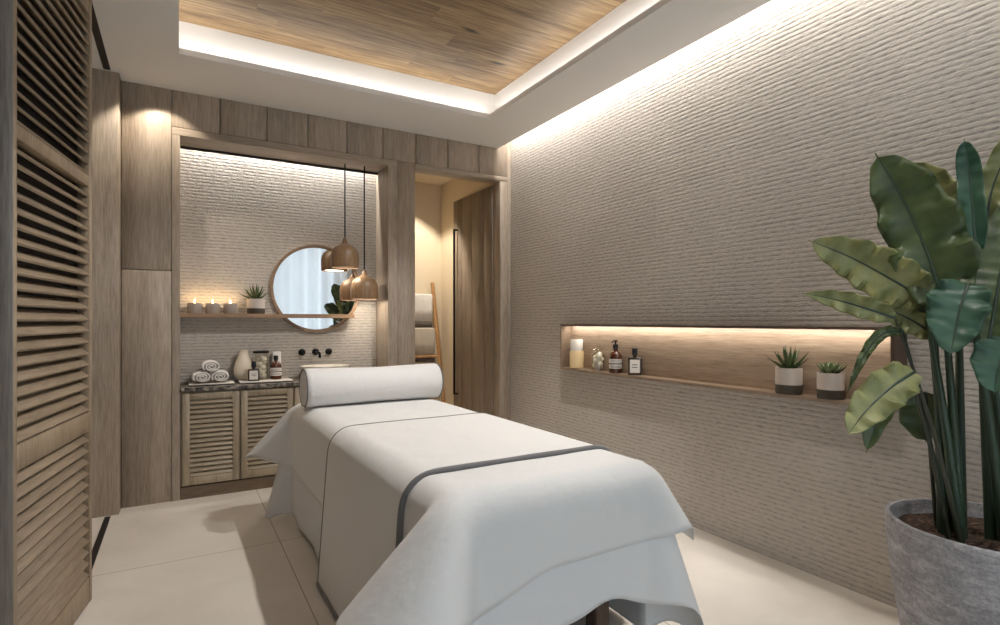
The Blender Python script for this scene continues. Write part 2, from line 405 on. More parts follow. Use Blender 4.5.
# local: x runs from the far end to the near end, +y is the room side
L, T, ZB, ZTOP = .735, .05, .012, 2.715
b = MB(); b.box(0,.03,-T,0,ZB,ZTOP,.002,seg=1); b.build('stile', M['shutter'], t)
b = MB(); b.box(L-.028,L,-T,0,ZB,ZTOP,.002,seg=1,mi=1)
o = b.build('stile', [M['shutter'], M['daylitoak']], t)
for p in o.data.polygons: p.material_index = 1 if p.normal.x > .5 else 0  # near end face coloured grey for the daylight falling on it
MB().box(.03,L-.028,-T+.001,-T+.005,ZB,ZTOP).build('back_panel_or_shade', M['gap_shade'], t)  # dark sheet standing in for the shade in the slat gaps
rails = [(ZB,.12),(.735,.815),(1.765,1.81),(2.495,ZTOP)]
for z0, z1 in rails:
    MB().box(.03,L-.028,-T+.006,-.002,z0,z1,.0015,seg=1).build('rail', M['slat2'] if 'slat2' in M else M['shutter'], t)
M['slatx'] = wood('shutter slat oak lengthwise', (112,97,79), (140,123,102), (162,144,122), 'x', 1.2, .5)
for (a0,a1),(c0,c1) in zip(rails, rails[1:]):
    n = max(1, round((c0-a1)/.047)); st = (c0-a1)/n
    for k in range(n):
        zc = a1 + st*(k+.5); ang = math.radians(38)
        MB().obox((L/2+.001,-.026,zc), (1,0,0), (0,math.cos(ang),-math.sin(ang)), (0,math.sin(ang),math.cos(ang)), L/2-.029, .0275, .0052, .001).build('slat', M['slatx'], t)

# ------------------------------------------------------------------ washstand cabinet
t = thing('washstand_cabinet', 'pale oak washstand cabinet with louvred doors below the mirror', 'cabinet', (.006, YB, 0))
b = MB(); b.box(.002,1.436,.016,.30,.085,.7215); b.build('carcass', M['cab'], t)
MB().box(.002,1.436,.0,.05,0,.08).build('plinth', M['plinth'], t)
for x0 in (.014,.372,.730,1.088):
    w_, z0, z1 = .346, .09, .712
    dd = MB(); f = .042
    dd.box(x0,x0+f,-.006,.014,z0,z1,.001,seg=1); dd.box(x0+w_-f,x0+w_,-.006,.014,z0,z1,.001,seg=1); dd.box(x0+f,x0+w_-f,-.006,.014,z0,z0+.055,.001,seg=1); dd.box(x0+f,x0+w_-f,-.006,.014,z1-.045,z1,.001,seg=1)
    dr = dd.build('door', M['cab'], t)
    za, zb = z0+.055, z1-.045; n = 16
    for k in range(n):
        zc = za+(zb-za)*(k+.5)/n; ang = math.radians(50)
        MB().obox((x0+w_/2,.006,zc),(1,0,0),(0,math.cos(ang),math.sin(ang)),(0,-math.sin(ang),math.cos(ang)), w_/2-f-.0005,.017,.0035,.0008).build('slat', M['cabx'], dr)
tag(MB().box(.007,1.445,YB-.02,AY-.001,.722,.75,.002).build('worktop', M['terrazzo']), 'dark speckled stone worktop on the washstand cabinet', 'worktop')
CZ = .75
# trays on the worktop
def tray(x0,x1,y0,y1,label):
    r = thing('tray', label, 'tray', ((x0+x1)/2,(y0+y1)/2,CZ)); hx,hy=(x1-x0)/2,(y1-y0)/2
    MB().box(-hx,hx,-hy,hy,0,.006,.001,seg=1).build('tray_base', M['black'], r)
    MB().box(-hx+.003,hx-.003,-hy+.003,hy-.003,.006,.014,.002,seg=1).build('tray_top', M['marble'], r)
tray(.055,.345,4.33,4.55,'pale tray holding three rolled white towels')
tray(.372,.735,4.31,4.55,'pale marble tray under the amber bottle and glass jar')
TZ = CZ+.0145
# rolled towels
def rolled(x,y,z,rz,label,sc=1):
    r = thing('rolled_towel', label, 'towel', (x,y,z), rz, 'rolled towels on the washstand')
    b = MB(); A, B, hl = .056*sc, .037*sc, .085
    turns, n = 2.6, 90; pts = []
    for k in range(n+1):
        q = k/n; a = q*turns*2*PI; rr = .12+.88*q
        pts.append((A*rr*math.cos(a), B*rr*math.sin(a)+B))
    th = .009
    rows = []
    for yy in (-hl, -hl+.01, 0, hl-.01, hl):
        rows.append([(p[0], yy, p[1]) for p in pts])
    b.grid(rows); o = b.build('towel_roll', M['towel'], r, solid=.0125)
    b = MB(); b.lathe([(.6,-hl+.012),(.6,hl-.012)], 24); 
    for v in b.bm.verts: v.co = Vector((v.co.x*A*1.1, v.co.z, v.co.y*B*1.1+B))
    b.build('roll_gap_shade', M['towelgrey'], r)  # grey filler, paints the shade between the towel turns
rolled(.135,4.435,TZ+.006,.06,'rolled white towel at the left of the bottom pair on the tray')
rolled(.258,4.435,TZ+.006,-.05,'rolled white towel at the right of the bottom pair on the tray')
rolled(.197,4.435,TZ+.078,.0,'rolled white towel lying on top of the other two rolls')
# bottles ----------------------------------------------------------------
def bands(b, r, zs, n=24, half=PI*.42, face=-PI/2):
    for z0,z1,mi in zs:
        rows = [[((r)*math.cos(face+half*(2*k/n-1)), r*math.sin(face+half*(2*k/n-1)), z) for k in range(n+1)] for z in (z0,z1)]
        b.grid(rows, mi=mi)
def amber(x,y,z,s,label,pump,face):
    r = thing('amber_bottle', label, 'bottle', (x,y,z))
    MB().lathe([(.030*s,0),(.034*s,.003*s),(.034*s,.085*s),(.031*s,.098*s),(.02*s,.110*s),(.0125*s,.116*s),(.0125*s,.128*s)],28).build('bottle_body', M['amber'], r)
    b = MB(); bands(b,.0346*s,[(.024*s,.046*s,0),(.052*s,.074*s,0)],face=face); bands(b,.0349*s,[(.030*s,.0325*s,1),(.036*s,.0385*s,1),(.058*s,.0605*s,1),(.066*s,.068*s,1)],half=PI*.3,face=face)
    b.build('bottle_label', [M['paper'],M['ink']], r)
    b = MB(); b.lathe([(.0145*s,.126*s),(.0145*s,.15*s),(.012*s,.152*s)],20)
    if pump:
        b.lathe([(.005*s,.152*s),(.005*s,.166*s)],10); b.lathe([(.011*s,.166*s),(.011*s,.174*s)],14)
        b.tube([(0,0,.170*s),(.016*s*math.cos(face-.6),.016*s*math.sin(face-.6),.170*s),(.032*s*math.cos(face-.6),.032*s*math.sin(face-.6),.164*s)],.004*s,8)
    b.build('pump_cap' if pump else 'bottle_cap', M['blackplastic'], r)
    return r
def perfume(x,y,z,rz,w,d,h,label):
    r = thing('perfume_bottle', label, 'bottle', (x,y,z), rz)
    MB().box(-w/2,w/2,-d/2,d/2,0,h,.006).build('bottle_body', M['darkglass'], r)
    b = MB(); b.box(-w*.36,w*.36,-d/2-.0012,-d/2+.0002,h*.13,h*.86); b.box(-w*.2,w*.2,-d/2-.0018,-d/2-.0010,h*.42,h*.46,mi=1); b.box(-w*.2,w*.2,-d/2-.0018,-d/2-.0010,h*.56,h*.6,mi=1)
    b.build('bottle_label', [M['paper'],M['ink']], r)
    b = MB(); b.lathe([(w*.14,h),(w*.14,h+.012)],16); b.box(-w*.2,w*.2,-w*.2,w*.2,h+.012,h+.012+w*.55,.003); b.build('bottle_cap', M['blackplastic'], r)
amber(.628,4.43,TZ,1.16,'amber glass bottle with black cap on the washstand tray',False,-PI/2-.15)
perfume(.470,4.375,TZ,-.12,.078,.035,.088,'square dark perfume bottle on the washstand tray')
# glass canister of cotton balls
def canister(x,y,z,r_,h,label,rimmat,cat='jar'):
    r = thing('glass_canister', label, cat, (x,y,z))
    MB().lathe([(r_*.96,0),(r_,.004),(r_,h),(r_-.003,h),(r_-.003,.006)],32,cap1=True).build('jar_glass', M['glass'], r)
    MB().lathe([(r_+.002,h-.004),(r_+.002,h+.010),(r_-.006,h+.012),(r_-.006,h-.004),(r_+.002,h-.004)],32,cap0=False,cap1=False).build('jar_rim', rimmat, r)
    rnd = random.Random(3)
    for k in range(11):
        a = k*2.4; q = r_*.55*(.4+.6*rnd.random()); zz = .026+.0125*k*h/.2
        MB().ico((q*math.cos(a),q*math.sin(a),zz),.024,2,(1,1,.9),jit=.12).build('cotton_ball', M['cotton'], r)
    return r
canister(.530,4.47,TZ,.055,.20,'tall clear glass jar of cotton balls with dark rim on the washstand','' or M['black'])
v = thing('vase', 'rounded cream ceramic vase standing behind the glass jar', 'vase', (.415,4.515,CZ+.0145))
MB().lathe([(.038,0),(.054,.012),(.066,.05),(.066,.085),(.056,.13),(.040,.17),(.031,.195),(.031,.212),(.034,.222),(.029,.222),(.026,.20)],32).build('vase_body', M['cream_ceramic'], v)
v = thing('white_block', 'small plain white block standing behind the amber bottle', 'box', (.648,4.545,CZ), .1)
MB().box(-.03,.03,-.018,.018,0,.215,.002).build('block_body', M['matt'], v)  # upright white block, its use unknown
# basin and taps
v = thing('vessel_basin', 'white oval vessel basin on the worktop behind the bolster', 'basin', (.992,4.43,CZ+.0005))
MB().lathe([(.10,0),(.13,.006),(.175,.055),(.19,.102),(.184,.104),(.165,.055),(.1,.02),(.03,.015)],48,sy=.66).build('bowl', M['white_ceramic'], v)
MB().lathe([(.018,.0152),(.018,.018),(.012,.019)],16).build('drain', M['black'], v)
v = thing('wall_tap', 'black wall mounted tap set with two round handles over the basin', 'tap', (.949,AY,.951))
def knob(x,nm):
    b = MB(); b.lathe([(.027,0),(.027,.006),(.02,.010),(.02,.034),(.017,.036)],24)
    for q in b.bm.verts: q.co = Vector((x+q.co.x,-q.co.z,q.co.y))
    return b.build(nm, M['black'], v)
knob(-.105,'tap_handle'); knob(.103,'tap_handle'); knob(0,'spout_plate')
MB().tube([(0,-.03,0),(0,-.10,.0),(.004,-.125,-.004),(.005,-.133,-.02),(.005,-.133,-.04)],.010,10).build('spout', M['black'], v)
# alcove shelf (runs on in front of the mirror) and what stands on it
SZ = 1.253
tag(MB().poly([(.007,4.45),(1.225,4.45),(1.225,4.545),(.585,4.545),(.585,AY-.001),(.007,AY-.001)],1.223,SZ).build('alcove_shelf', M['shelfwood']), 'narrow oak shelf running across the alcove and in front of the mirror', 'shelf')
def candle(x,label):
    r = thing('candle', label, 'candle', (x,4.515,SZ+.0005),0,'candles on the alcove shelf')
    MB().lathe([(.043,0),(.047,.004),(.047,.074),(.043,.074),(.043,.052)],28,cap1=False).build('candle_cup', M['candleglass'], r)
    MB().lathe([(.042,.006),(.042,.054)],24).build('wax', M['wax'], r)
    MB().tube([(0,0,.05),(0,0,.064)],.0012,6).build('wick', M['blackplastic'], r)
    MB().lathe([(.001,.062),(.0055,.072),(.0062,.078),(.004,.090),(.0008,.102)],12).build('flame', M['flame'], r)
    return r
candle(.097,'lit candle in a grey cup nearest the left end of the shelf')
candle(.212,'lit candle in a grey cup between the two other candles')
candle(.327,'lit candle in a grey cup nearest the potted succulent')
def spike(b, base, d, L, w, th, curl, mi=0):
    # one fleshy tapering leaf
    d = Vector(d).normalized(); side = d.cross(Vector((0,0,1)))
    side = side.normalized() if side.length > .05 else Vector((1,0,0)); up = side.cross(d)
    n = 7; rows = []
    al = b.bm.verts.layers.float.get('along') or b.bm.verts.layers.float.new('along')
    ac = b.bm.verts.layers.float.get('across') or b.bm.verts.layers.float.new('across')
    for i in range(n+1):
        q = i/n; ww = w*(1-q**2.2)*(.75+.5*q*(1-q)) + .0006; p = Vector(base) + d*L*q + up*(curl*L*q*q)
        ring = []
        for a in range(8):
            an = a*2*PI/8
            vv = b.bm.verts.new(p + side*ww*math.cos(an) + up*th*(ww/w)*(math.sin(an)*(.9 if math.sin(an) < 0 else .35)) + up*abs(math.cos(an))*ww*.35)
            vv[al] = 0; vv[ac] = .5; ring.append(vv)
        rows.append(ring)
    for A_, B_ in zip(rows, rows[1:]):
        for k in range(8):
            f = b.bm.faces.new((A_[k],A_[(k+1)%8],B_[(k+1)%8],B_[k])); f.smooth = True
    b.bm.faces.new(rows[0][::-1]); b.bm.faces.new(rows[-1])
def succulent(x,y,z,r_,h,label,kind,seed):
    r = thing('potted_succulent', label, 'plant', (x,y,z))
    MB().lathe([(r_*.97,0),(r_,.004),(r_,h*.36),(r_*.9,h*.36)],32).build('pot_base', M['potbase'], r)
    MB().lathe([(r_,h*.36),(r_,h),(r_*.92,h),(r_*.92,h*.9)],32).build('pot', M['potgrey'], r)
    MB().lathe([(r_*.92,h*.86),(r_*.9,h*.93),(r_*.4,h*.95)],24).build('soil', M['soil'], r)
    rnd = random.Random(seed); z0 = h*.92
    if kind == 'aloe':
        lv = [(k*2.4, .25+1.0*(k/17), .095+.02*rnd.random()) for k in range(18)]; w = .0105
    else:
        lv = [(k*2.4, .1+1.15*(k/25)**.8, .044+.034*(k/25)) for k in range(26)]; w = .0145
    for a, tl, Lh in lv:
        Lh *= r_/.055
        dv = (math.sin(tl)*math.cos(a), math.sin(tl)*math.sin(a), math.cos(tl))
        b = MB(); spike(b,(dv[0]*r_*.15,dv[1]*r_*.15,z0),dv,Lh,w*r_/.055,.008,.12 if kind=='aloe' else .3)
        b.build('leaf', M['aloe' if kind=='aloe' else 'rosette'], r)
succulent(.500,4.515,SZ+.0005,.062,.112,'potted aloe in a two-tone pot on the alcove shelf left of the mirror','aloe',1)

# ------------------------------------------------------------------ mirror
t = thing('round_mirror', 'round oak framed mirror on the alcove wall', 'mirror', (.955,AY-.001,1.459))
b = MB(); RM = .349
b.lathe([(RM-.022,0),(RM,0),(RM,.034),(RM-.018,.034),(RM-.022,.028),(RM-.022,0)],72,cap0=False,cap1=False)
for q in b.bm.verts: q.co = Vector((q.co.x,-q.co.z,q.co.y))
b.build('mirror_frame', M['shelfwood'], t)
b = MB(); b.lathe([(RM-.02,.004),(RM-.02,.016)],72)
for q in b.bm.verts: q.co = Vector((q.co.x,-q.co.z,q.co.y))
for f in b.bm.faces: f.smooth = False
b.build('mirror_glass', M['mirror'], t)
# pendant lamps
def pendant(x,y,zb,label):
    r = thing('pendant_lamp', label, 'lamp', (x,y,zb),0,'wooden pendant lamps')
    pr = [(.104,0),(.107,.012),(.109,.06),(.108,.095),(.102,.125),(.089,.150),(.068,.168),(.044,.179),(.027,.190),(.018,.208),(.014,.232)]
    inner = [(rr-.007, zz) for rr, zz in pr[:8]][::-1]
    MB().lathe([(rr,zz) for rr,zz in pr]+[(.004,.232)]+[(.004,.16)]+inner[1:]+[(.104,0)],40,cap0=False,cap1=False).build('shade', M['pendwood'], r)
    MB().lathe([(.093,.010),(.093,.016)],32).build('diffuser', M['bulb'], r)
    MB().tube([(0,0,.236),(0,0,2.441-zb)],.0055,8).build('cord', M['black'], r)
pendant(1.135,4.40,1.620,'bell shaped wooden pendant lamp hanging higher, in front of the mirror')
pendant(1.29,4.40,1.375,'bell shaped wooden pendant lamp hanging lower, beside the alcove jamb')

# ------------------------------------------------------------------ passage: ladder with towels
t = thing('towel_ladder', 'wooden ladder leaning on the cream passage wall with towels over it', 'ladder', (0,0,0))
lx0, lx1 = 1.96, 2.41
def lp(z): return 5.33 + (.31)*z/1.62
for x in (lx0, lx1):
    MB().tube([(x+.03,lp(0),0.0),(x,lp(1.62),1.62)],.021,10).build('rail', M['bamboo'], t)
for z in (.25,.54,.82,1.095,1.46):
    MB().tube([(lx0+.012,lp(z),z),(lx1+.012,lp(z),z)],.014,8).build('rung', M['bamboo'], t)
def hung(z,drop,label,m,band):
    r = thing('hung_towel', label, 'towel', (0,0,0),0,'towels on the ladder')
    P=[]; y = lp(z)
    prof = [(y-.030,z-drop),(y-.030,z-drop*.5),(y-.029,z-.03),(y-.023,z+.016),(y,z+.027),(y+.023,z+.016),(y+.028,z-.03),(y+.028,z-drop*.55)]
    n=18
    for yy,zz in prof:
        P.append([(lx0+.035+(lx1-lx0-.06)*k/n, yy+.003*math.sin(k*1.7+zz*9), zz) for k in range(n+1)])
    MB().grid(P).build('towel_cloth', m, r, solid=.012)
    P=[]
    for zz in (z-drop-.075,z-drop-.001): P.append([(lx0+.035+(lx1-lx0-.06)*k/n, y-.030+.003*math.sin(k*1.7+zz*9), zz) for k in range(n+1)])
    MB().grid(P).build('towel_band', M['towelgrey'], r, solid=.012)
hung(1.46,.262,'white towel with dark hem band on the upper ladder rung',M['towel'],1)
hung(1.095,.26,'oatmeal towel with dark hem band on the lower ladder rung',M['towelcream'],1)

# ------------------------------------------------------------------ box shelf on the stone wall
t = thing('wall_box_shelf', 'long open oak box shelf with hidden light on the stone wall', 'shelf', (XR,0,0))
BX = -.105; BY0, BY1, BZ0, BZ1 = 1.13, 3.385, .852, 1.174
b = MB(); b.box(BX,-.001,BY0,BY1,BZ1-.012,BZ1); b.build('top_board', M['boxshade'], t)
b = MB(); b.box(BX,-.001,BY0,BY1,BZ0-.014,BZ0); b.build('bottom_board', M['boxwood'], t)
MB().box(BX,-.001,BY0,BY0+.014,BZ0,BZ1-.012).build('side_board', M['boxshade'], t)
MB().box(BX,-.001,BY1-.014,BY1,BZ0,BZ1-.012).build('side_board', M['boxwood'], t)
MB().box(-.012,-.001,BY0+.014,BY1-.014,BZ0,BZ1-.012).build('back_panel_or_shade', M['boxwood'], t)
IX = 2.539
v = thing('ceramic_jar', 'cream lidded jar at the far end of the box shelf', 'jar', (IX,3.25,BZ0+.0005))
MB().lathe([(.045,0),(.052,.005),(.053,.118),(.047,.128),(.04,.128)],32).build('jar_body', M['jarcream'], v)
MB().lathe([(.046,.129),(.047,.132),(.047,.205),(.043,.210)],32).build('jar_lid', M['white_ceramic'], v)
v = thing('apothecary_jar', 'clear glass jar of cotton balls next to the cream jar on the box shelf', 'jar', (IX,3.01,BZ0+.0005))
MB().lathe([(.04,0),(.048,.005),(.05,.10),(.046,.118),(.032,.13),(.032,.138),(.029,.138),(.029,.13),(.043,.116),(.046,.10),(.044,.008)],32).build('jar_glass', M['glass'], v)
MB().lathe([(.036,.139),(.038,.146),(.03,.155),(.012,.160),(.013,.168),(.016,.178),(.010,.188)],24).build('jar_lid', M['glass'], v)
for k in range(9):
    a = k*2.4; MB().ico((.02*math.cos(a),.02*math.sin(a),.026+.0105*k),.021,2,jit=.15).build('cotton_ball', M['cotton'], v)
amber(IX-.005,2.825,BZ0+.0005,1.26,'amber pump bottle with white label on the box shelf',True,math.atan2(-2.8,-2.54))
perfume(IX,2.648,BZ0+.0005,math.atan2(-2.65,-2.54)+PI/2,.085,.05,.115,'square smoky perfume bottle with black cap on the box shelf')
succulent(IX-.012,1.600,BZ0+.0005,.0585,.124,'spiky potted aloe in a two-tone pot on the box shelf','aloe',5)
succulent(IX-.014,1.402,BZ0+.0005,.0545,.116,'low rosette succulent in a two-tone pot at the near end of the box shelf','ros',9)

# ------------------------------------------------------------------ massage table
BED = Matrix.Translation((1.037,2.495,0)) @ Matrix.Rotation(math.radians(.8),4,'Z')
t = thing('massage_table', 'massage table with dark wooden legs under white sheets', 'table')
t.matrix_world = BED
HW, HL, ZTOPB = .423, 1.095, .692
mat_o = MB().box(-HW,HW,-HL,HL,.50,ZTOPB,.078,seg=6).build('mattress', M['bedsheet'], t)
MB().box(-HW+.05,HW-.05,-HL+.06,HL-.06,.44,.499).build('table_frame', M['legwood'], t)
for sx in (-1,1):
    for sy in (-1,1):
        MB().box(sx*.24-.03,sx*.24+.03,sy*(HL-.13)-.03,sy*(HL-.13)+.03,0,.44,.003,seg=1).build('leg', M['legwood'], t)
    MB().box(sx*.24-.015,sx*.24+.015,-HL+.16,HL-.16,.14,.20).build('stretcher', M['legwood'], t)
MB().box(-.21,.21,-HL+.115,-HL+.145,.24,.31).build('stretcher', M['legwood'], t)
bpy.context.view_layer.update()
# cloths: flat on top, rolled over the rounded edges, hanging straight on the sides
# and gathering into an open cone at each corner
def smooth01(x):
    x = max(0., min(1., x)); return x*x*(3-2*x)
def drape(name, over, y_lim, lift, step, cones, mat, seed, hang=.0, rip=.006, thick=.003, relax=3, cut=None):
    """over = (left, right, front, back) overhangs, y_lim = (front, back) limits on the table or None"""
    R = .080 + lift
    hx, hy = HW + lift - R, HL + lift - R      # where the cloth starts to roll over
    zt = ZTOPB + lift
    x0, x1 = -hx-over[0], hx+over[1]
    y0, y1 = (-hy-over[2], hy+over[3]) if y_lim is None else y_lim
    nx, ny = round((x1-x0)/step), round((y1-y0)/step)
    def pt(mx, my):
        bx, by = max(-hx,min(hx,mx)), max(-hy,min(hy,my))
        ex, ey = mx-bx, my-by
        if cut and ey < 0: ey *= 1-cut(mx)
        rho = math.hypot(ex,ey)
        if rho < 1e-6:
            return Vector((mx,my,zt + .0025*noise.noise(Vector((mx*5,my*5,seed)))))
        e = Vector((ex/rho,ey/rho,0)); Dn = Vector((0,0,-1))
        if abs(ex) > 1e-6 and abs(ey) > 1e-6:
            sx, sy = (1 if ex > 0 else -1), (1 if ey > 0 else -1)
            q = math.atan2(abs(ey),abs(ex))/(PI/2)           # 0 on the side, 1 on the end
            ks, ke, kb = cones[(sx,sy)]
            qq = q
            b1, b2 = 3*qq*(1-qq)**2, 3*qq*qq*(1-qq)
            lo = ks*b1 + ks*.55*b2; fo = ke*b2 + ke*.55*b1 - kb*b1
            D = (Dn + Vector((sx*lo, sy*fo, 0))).normalized()
        else:
            # slight outward lean and soft ripples along a straight side
            along = my if abs(ex) > 1e-6 else mx
            rp = hang + rip*(noise.noise(Vector((along*3.1,seed,1.5)))+.5*noise.noise(Vector((along*7.3,seed,4.5))))/.2*min(rho,.4)
            edge = (hy-abs(my)) if abs(ex) > 1e-6 else (hx-abs(mx))
            rp *= smooth01(edge/.25)
            D = (Dn + e*rp).normalized()
        roll = R*PI/2
        n = 10; p = Vector((bx,by,zt)); ds = min(rho,roll)/n
        for k in range(n):
            w = (k+.5)*ds/roll
            a = w*PI/2
            d = (e*math.cos(a) + D*math.sin(a)).normalized()
            p = p + d*ds
        if rho > roll: p = p + D*(rho-roll)
        return p
    G = [[pt(x0+(x1-x0)*i/nx, y0+(y1-y0)*j/ny) for i in range(nx+1)] for j in range(ny+1)]
    for it in range(relax):
        Q = [r[:] for r in G]
        for j in range(1,ny):
            for i in range(1,nx):
                if G[j][i].z < zt-.01:
                    Q[j][i] = G[j][i]*.4 + (G[j-1][i]+G[j+1][i]+G[j][i-1]+G[j][i+1])*.15
        # soften along the hem too
        for j in range(1,ny):
            for i in (0,nx): Q[j][i] = G[j][i]*.5 + (G[j-1][i]+G[j+1][i])*.25
        for i in range(1,nx):
            for j in (0,ny): Q[j][i] = G[j][i]*.5 + (G[j][i-1]+G[j][i+1])*.25
        G = Q
    for r in G:
        for p in r: p.z = max(p.z, .012)
    G = [[BED @ p for p in r] for r in G]
    o = MB().grid(G).build(name, [mat])
    md = o.modifiers.new('solid','SOLIDIFY'); md.thickness = thick; md.offset = 0
    return o, nx, ny
cone_s = {(-1,-1):(.9,.95,.5),(1,-1):(.60,.45,.5),(-1,1):(.40,.3,.1),(1,1):(.6,.5,0)}
cone_b = {(-1,-1):(1.6,1.8,2.3),(1,-1):(1.3,.8,1.3),(-1,1):(1.35,.8,0),(1,1):(1.2,1.0,0)}
sheet,_,_ = drape('bed_sheet', (.71,.69,.50,.45), None, .006, .02, cone_s, M['bedsheet'], 3, .02, .012, cut=lambda x: .075*math.exp(-((x-.17)/.10)**2)-.05*smooth01((x-.22)/.15))
blank,_,_ = drape('blanket', (.43,.42,.31,.30), None, .013, .02, cone_b, M['blanketcloth'], 8, .05, .006, cut=lambda x: -.28*smooth01((-x-.05)/.3))
run,rx_,ry_ = drape('bed_runner', (.757,.745,0,0), (-.835,.085), .020, .02, cone_s, M['runnercloth'], 12, .078, .004)
tag(sheet, 'long white bed sheet hanging almost to the floor under the blanket', 'sheet')
tag(blank, 'off white blanket draped over the massage table with corners hanging in folds', 'blanket')
tag(run, 'white runner with grey piped edges laid across the middle of the bed', 'runner')
def edge_strip(o, idx, name, w, h=.004):
    pts = [o.data.vertices[i].co.copy() for i in idx]
    MB().tube(pts, w, 8).build(name, M['piping'], o)
n = rx_+1
edge_strip(run, range(0,n), 'piping', .011); edge_strip(run, range(ry_*n,(ry_+1)*n), 'piping', .0045)
edge_strip(run, range(0,ry_*n+1,n), 'piping', .010); edge_strip(run, range(rx_,ry_*n+n,n), 'piping', .010)
# bolster
BR = .112
t = thing('bolster', 'long pale linen bolster cushion lying across the head of the bed', 'cushion', BED @ Vector((-.002,.795,ZTOPB+.02)), math.radians(.8))
b = MB(); hl = .412
prof = [(.02,-hl+.012),(.08,-hl+.003),(BR-.012,-hl),(BR-.002,-hl+.008),(BR,-hl+.03),(BR-.004,-.2),(BR-.009,0),(BR-.004,.2),(BR,hl-.03),(BR-.002,hl-.008),(BR-.012,hl),(.08,hl-.003),(.02,hl-.012)]
b.lathe(prof,48)
for q in b.bm.verts: q.co = Vector((q.co.z, q.co.x, max(q.co.y,-BR*.93)+BR*.93))
b.build('cushion', M['bolstercloth'], t)
for sx in (-1,1):
    MB().tube([(sx*(hl-.002), BR*.965*math.cos(a*PI/24), max(BR*.965*math.sin(a*PI/24),-BR*.93+.004)+BR*.93) for a in range(49)],.0045,6).build('piping', M['piping'], t)

# ------------------------------------------------------------------ big potted plant
FOC, YAW, HOR, EYE = 553.57, .5255, 320.9, 1.2
sn, cs = math.sin(YAW), math.cos(YAW)
def at(u, v, d):                        # a point of the room seen at (u, v), d metres away along the view
    a = (u-500)/FOC
    return Vector(((sn+a*cs)*d, (cs-a*sn)*d, EYE-(v-HOR)/FOC*d))
PX, PY, PZ = 2.265, .76, .55
t = thing('potted_plant', 'large broad-leaved plant in a grey stone pot by the stone wall', 'plant', (PX,PY,0))
MB().lathe([(.185,0),(.2,.006),(.228,.15),(.254,.32),(.268,.44),(.271,.528),(.270,.538),(.264,.542),(.257,.540),(.254,.53),(.250,.47)],64,wob=lambda a,z: .006*math.sin(3*a+z*5)+.004*math.sin(7*a-z*9)).build('pot', M['potstone'], t)
b = MB()
rows = []
for i in range(9):
    rr = .252*i/8
    rows.append([(rr*math.cos(2*PI*k/40), rr*math.sin(2*PI*k/40), (.490+.016*noise.noise(Vector((rr*9*math.cos(2*PI*k/40),rr*9*math.sin(2*PI*k/40),2))))+.006*noise.noise(Vector((rr*40*math.cos(2*PI*k/40),rr*40*math.sin(2*PI*k/40),5)))) for k in range(41)])
b.grid(rows); bmesh.ops.remove_doubles(b.bm, verts=b.bm.verts, dist=1e-5); b.build('soil', M['soil'], t)
O = Vector((PX,PY,0))
def bez(pts, n):
    # Catmull-Rom through pts
    P = [pts[0]*2-pts[1]] + list(pts) + [pts[-1]*2-pts[-2]]; out = []
    m = len(pts)-1
    for i in range(n+1):
        q = i/n*m; k = min(int(q), m-1); f = q-k
        a,b_,c,d = P[k],P[k+1],P[k+2],P[k+3]
        out.append(.5*((2*b_)+(c-a)*f+(2*a-5*b_+4*c-d)*f*f+(3*b_-a-3*c+d)*f**3))
    return out
EYEP = Vector((0,0,EYE))
def leaf(pts, wl, wr, mat, fold=.35, wave=.012, nw=5, face=None, seed=0, blunt=.5):
    n, m = 30, 7
    c = bez([Vector(p) for p in pts], n); rows = []
    b = MB(); al = b.bm.verts.layers.float.new('along'); ac = b.bm.verts.layers.float.new('across')
    tot = sum((c[i+1]-c[i]).length for i in range(n))
    V = []
    for i in range(n+1):
        tg = (c[min(i+1,n)]-c[max(i-1,0)]).normalized()
        fc = Vector(face) if face else (EYEP-c[i]).normalized()
        sd = tg.cross(fc).normalized(); nr = sd.cross(tg).normalized()
        q = i/n; prof = (math.sin(PI*min(1,q*1.02+.02)**.75))**blunt if q < 1 else 0
        prof = max(.02, prof)
        row = []
        for j in range(-m, m+1):
            w_ = j/m; hw = (wl if j < 0 else wr)*prof
            ph = seed + (1.3 if j > 0 else 0)
            amp = wave*prof*abs(w_)**2
            off = 1.7*amp*(math.sin(q*nw*2*PI+ph)+.5*math.sin(q*nw*4.7*PI+ph*2.1))
            edge = 1+.05*math.sin(q*nw*2*PI+ph+.9)*abs(w_)
            p = c[i] + sd*w_*hw*edge*math.cos(fold) + nr*(abs(w_)**1.2*hw*math.sin(fold)+off)
            if p.x > XR-.02: p.x = XR-.02
            vv = b.bm.verts.new(p-O); vv[al] = q*tot; vv[ac] = w_; row.append(vv)
        V.append(row)
    for i in range(n):
        for j in range(2*m):
            f = b.bm.faces.new((V[i][j],V[i][j+1],V[i+1][j+1],V[i+1][j])); f.smooth = True
    lo = b.build('leaf', mat, t, solid=.0022)
    b = MB(); b.tube([p-O for p in c], [.0055*(1-.8*i/n) for i in range(n+1)], 6); b.build('midrib', M['stem'], lo)
    return c[0]
def stalk(p0, p1, r0, r1, bow=(0,0,0), m='stem'):
    p0, p1 = Vector(p0), Vector(p1); c = [p0, p0.lerp(p1,.5)+Vector(bow), p1]
    q = bez(c, 14); MB().tube([x-O for x in q], [r0+(r1-r0)*i/14 for i in range(15)], 10).build('stalk', M[m], t)
D, TL, PA = M['leaf_dark'], M['leaf_teal'], M['leaf_pale']
SB = .485
def soil(dx,dy): return (PX+dx,PY+dy,SB)
